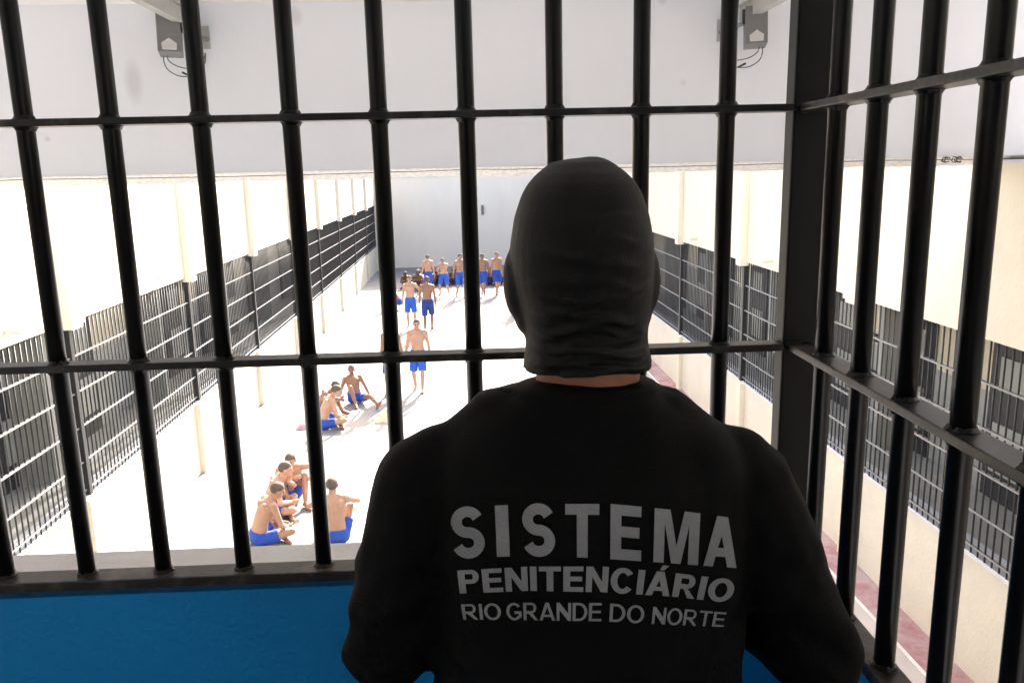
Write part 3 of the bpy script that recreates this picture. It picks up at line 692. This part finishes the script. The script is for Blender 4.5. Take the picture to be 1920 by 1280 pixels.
for v, n_ in zip(shm.vertices, nrm):
    p = v.co; x, y, z = p
    arm = max(0, min(1, (abs(x)-.17)/.06)); low = max(0, min(1, (-.42 - z)/.18)); ar = abs(x)
    d = 0
    d += arm*(.0085*noise.noise(Vector((x*8, y*14, z*26 + ar*16))) + .004*noise.noise(Vector((x*26, y*22, z*34))))*max(.25, min(1, (-.36-z)/.12))
    pit = math.exp(-((ar-.19)/.05)**2)*max(0, min(1, (-.40-z)/.08))
    d += pit*(.010*noise.noise(Vector((x*7, y*7, (z - ar*1.1)*24))) - .003)
    d += (1-arm)*(.0040 + .009*low)*noise.noise(Vector((x*13, y*5, z*5 + 2)))*(1.2 if y < 0 else .6)
    d += (1-arm)*.002*noise.noise(Vector((x*22, y*12, z*22)))
    if z > -.262: d += .0022*(1 if z > -.252 else 0)   # collar band
    v.co += n_*d
    if z > -.266: v.co.z -= min(1, (z+.266)/.022)*max(0, y+.085)*.13
shm.transform(GI); shm.name = 'shirt'
shirt = link('shirt', shm, M['shirt'], gbody)
shirt['label'] = 'black long-sleeved shirt with grey print across the back'

# printed words: built flat from the built-in font, then laid on the back of the shirt
shm.update()
GW = CAGE @ Matrix.Translation((.12, .95, ZF))
bvh = BVHTree.FromPolygons([v.co.copy() for v in shm.vertices], [tuple(p.vertices) for p in shm.polygons])
def arc(cx, cy, rx, ry, a0, a1, n=18):
    return [(cx + rx*math.cos(R(a0+(a1-a0)*k/n)), cy + ry*math.sin(R(a0+(a1-a0)*k/n))) for k in range(n+1)]
def thick(path, t):
    l_, r_ = [], []
    for i, p in enumerate(path):
        q0, q1 = path[max(i-1, 0)], path[min(i+1, len(path)-1)]
        dx, dy = q1[0]-q0[0], q1[1]-q0[1]; L = math.hypot(dx, dy); nx, ny = -dy/L, dx/L
        h = t*.5*(1 - .14*abs(ny))
        l_.append((p[0]+nx*h, p[1]+ny*h)); r_.append((p[0]-nx*h, p[1]-ny*h))
    return l_ + r_[::-1]
def letter(c, t):
    """outline contours of a bold grotesque capital, height 1; returns (contours, width)"""
    if c == 'I': return [[(0,0),(t,0),(t,1),(0,1)]], t
    if c == 'T':
        w = .76; h = t*.82; return [[(w/2-t/2,0),(w/2+t/2,0),(w/2+t/2,1-h),(w,1-h),(w,1),(0,1),(0,1-h),(w/2-t/2,1-h)]], w
    if c == 'E':
        w = .70; h = t*.80; m = .51; return [[(0,0),(w,0),(w,h),(t,h),(t,m-h/2),(w*.93,m-h/2),(w*.93,m+h/2),(t,m+h/2),(t,1-h),(w*.98,1-h),(w*.98,1),(0,1)]], w
    if c == 'M':
        w = .98; return [[(0,0),(0,1),(1.38*t,1),(w/2,.33),(w-1.38*t,1),(w,1),(w,0),(w-.92*t,0),(w-.92*t,.74),(w/2+.42*t,0),(w/2-.42*t,0),(.92*t,.74),(.92*t,0)]], w
    if c in 'AÁ':
        w = .86; sl = w/2-.56*t; k = 1.0*t; y0 = .20; y1 = y0+.72*t
        cs = [[(0,0),(w/2-.56*t,1),(w/2+.56*t,1),(w,0),(w-k,0),(w-k-sl*y0,y0),(k+sl*y0,y0),(k,0)], [(k+sl*y1,y1),(w-k-sl*y1,y1),(w/2,(w/2-k)/sl-.02)]]
        if c == 'Á': cs.append([(w*.46,1.06),(w*.62,1.06),(w*.80,1.27),(w*.54,1.27)])
        return cs, w
    if c == 'N':
        w = .78; return [[(0,0),(0,1),(t,1),(w-.92*t,.40),(w-.92*t,1),(w,1),(w,0),(w-t,0),(.92*t,.60),(.92*t,0)]], w
    if c in 'PR':
        w = .74 if c == 'P' else .80; m = .40; h = t*.78; ro = (1-m)/2; wb = .72
        o = [(0,0),(0,1)] + arc(wb-ro*.85, 1-ro, ro*.85, ro, 90, -90, 14)
        if c == 'P': o += [(t,m),(t,0)]
        else: o += [(wb*.62+.06,m-.004),(w,0),(w-1.12*t,0),(t+.12,m-.03),(t,m-.03),(t,0)]
        return [o, [(t,1-h)] + arc(wb-ro*.85, 1-ro, ro*.85-t*.9, ro-h, 90, -90, 12) + [(t,m+h)]], w
    if c == 'O':
        w = .88; return [arc(w/2, .5, w/2, .52, 0, 350, 35), arc(w/2, .5, w/2-t, .52-t*.84, 0, 350, 35)], w
    if c == 'D':
        w = .80; h = t*.80; return [[(0,0),(0,1)] + arc(w-.46, .5, .46, .5, 90, -90, 20), [(t,h),(t,1-h)] + arc(w-.46, .5, .46-t, .5-h, 90, -90, 18)], w
    if c in 'CG':
        w = .84; p = arc(w/2, .5, w/2-t/2, .52-t*.43, 38, 322 if c == 'C' else 318, 32); o = thick(p, t)
        if c == 'C': return [o], w
        x1 = w-.02; xr = x1
        lf = o[:len(p)]; rg = o[len(p):]
        # outer side is the right-hand offset: close it with the G's bar
        o = lf + [(w/2+.16, .25), (x1-t*.86, .27), (x1-t*.86, .36), (w/2+.02, .36), (w/2+.02, .52), (x1, .52), (x1, .16)] + rg[1:]
        return [o], w
    if c == 'S':
        w = .74; ry = (1.03-t*.86)/4; rx = (w-t)/2; cu_ = 1.015-t*.43-ry; cl_ = -.015+t*.43+ry
        p = arc(w/2, cu_, rx*.96, ry, 22, 262, 24) + arc(w/2, cl_, rx, ry, 82, -160, 24)
        return [thick(p, t)], w
    return [], .3
def glyphs(txt, bold):
    cu = bpy.data.curves.new('t', 'CURVE'); cu.dimensions = '2D'; cu.fill_mode = 'BOTH'; x = 0
    for c in txt:
        cs, w_ = letter(c, bold)
        for pts in cs:
            sp = cu.splines.new('POLY'); sp.points.add(len(pts)-1); sp.use_cyclic_u = True
            for q, p in zip(sp.points, pts): q.co = (x+p[0], p[1], 0, 1)
        x += w_ + .085
    o = bpy.data.objects.new('t', cu); COL.objects.link(o)
    dg = bpy.context.evaluated_depsgraph_get(); dg.update()
    me = bpy.data.meshes.new_from_object(o.evaluated_get(dg))
    bpy.data.objects.remove(o); bpy.data.curves.remove(cu)
    return me
fpx = 1530.8
def on_back(u, v):
    # u, v in the 1920 x 1280 layout of the print as read off the photograph; gives a point on the shirt's back
    c = CAGE @ Vector((.12, .84, 0))
    d = rt*((u-960)/fpx) - up*((v-640)/fpx) - bk
    o = Vector((0, 0, H))
    li = GW.inverted(); lo = li @ o; ld = (li.to_3x3() @ d).normalized()
    hit = bvh.ray_cast(lo, ld)
    if hit[0] is None: return lo + ld*.9
    return hit[0] + hit[1]*.0021
def word_mesh(items, name):
    bmA = bmesh.new()
    for txt, bold, x0, x1, yt, yb, skew in items:       # yt, yb: functions of u giving top and base of capitals
        me = glyphs(txt, bold)
        cap_t, cap_b = 1.0, 0.0
        xs = [v.co.x for v in me.vertices]; a, b = min(xs), max(xs)
        bm = bmesh.new(); bm.from_mesh(me); bpy.data.meshes.remove(me)
        bmesh.ops.triangulate(bm, faces=bm.faces)
        for v in bm.verts:
            t = (v.co.y-cap_b)/(cap_t-cap_b); u = x0 + (v.co.x-a)/(b-a)*(x1-x0)
            v.co = Vector((u + skew(u)*(t-.5), yb(u) + (yt(u)-yb(u))*t, 0))
        for _ in range(5):
            es = [e for e in bm.edges if e.calc_length() > 9]
            if not es: break
            bmesh.ops.subdivide_edges(bm, edges=es, cuts=1); bmesh.ops.triangulate(bm, faces=[f for f in bm.faces if len(f.verts) > 3])
        for v in bm.verts: v.co = on_back(v.co.x, v.co.y)
        tmp = bpy.data.meshes.new('x'); bm.to_mesh(tmp); bm.free(); bmA.from_mesh(tmp); bpy.data.meshes.remove(tmp)
    me = bpy.data.meshes.new(name); bmA.to_mesh(me); bmA.free()
    return me
def lin(*pts):
    def f(u):
        if u <= pts[0][0]: i = 0
        elif u >= pts[-1][0]: i = len(pts)-2
        else: i = max(k for k in range(len(pts)-1) if pts[k][0] <= u)
        (a, p), (b, q) = pts[i], pts[i+1]; return p + (q-p)*(u-a)/(b-a)
    return f
t1, b1 = lin((848, 951), (990, 944), (1150, 944), (1260, 955), (1380, 971)), lin((848, 1045), (990, 1040), (1110, 1044), (1230, 1052), (1380, 1063))
sk1 = lin((850, -6), (1100, 0), (1380, 6))
L1 = [(c, .245, x0, x1, t1, b1, sk1) for c, x0, x1 in (('S', 849, 910), ('I', 931, 955), ('S', 980, 1041), ('T', 1060, 1123), ('E', 1144, 1202), ('M', 1225, 1309), ('A', 1319, 1381))]
t2, b2 = lin((860, 1068), (990, 1060), (1130, 1060), (1260, 1072), (1375, 1086)), lin((860, 1111), (990, 1105), (1130, 1108), (1260, 1116), (1375, 1128))
sk2 = lin((860, -5), (1060, 0), (1375, 12))
L2 = [('PENITENCIÁRIO', .235, 862, 1373, t2, b2, sk2)]
t3, b3 = lin((868, 1131), (990, 1127), (1130, 1128), (1260, 1138), (1357, 1146)), lin((868, 1159), (990, 1160), (1130, 1162), (1260, 1169), (1357, 1173))
sk3 = lin((868, -4), (1060, 0), (1357, 6))
L3 = [('RIO', .165, 869, 940, t3, b3, sk3), ('GRANDE', .165, 950, 1128, t3, b3, sk3), ('DO', .165, 1143, 1207, t3, b3, sk3), ('NORTE', .165, 1222, 1357, t3, b3, sk3)]
for it in (L1, L2, L3):
    link('lettering', word_mesh(it, 'lettering'), M['print'], shirt)
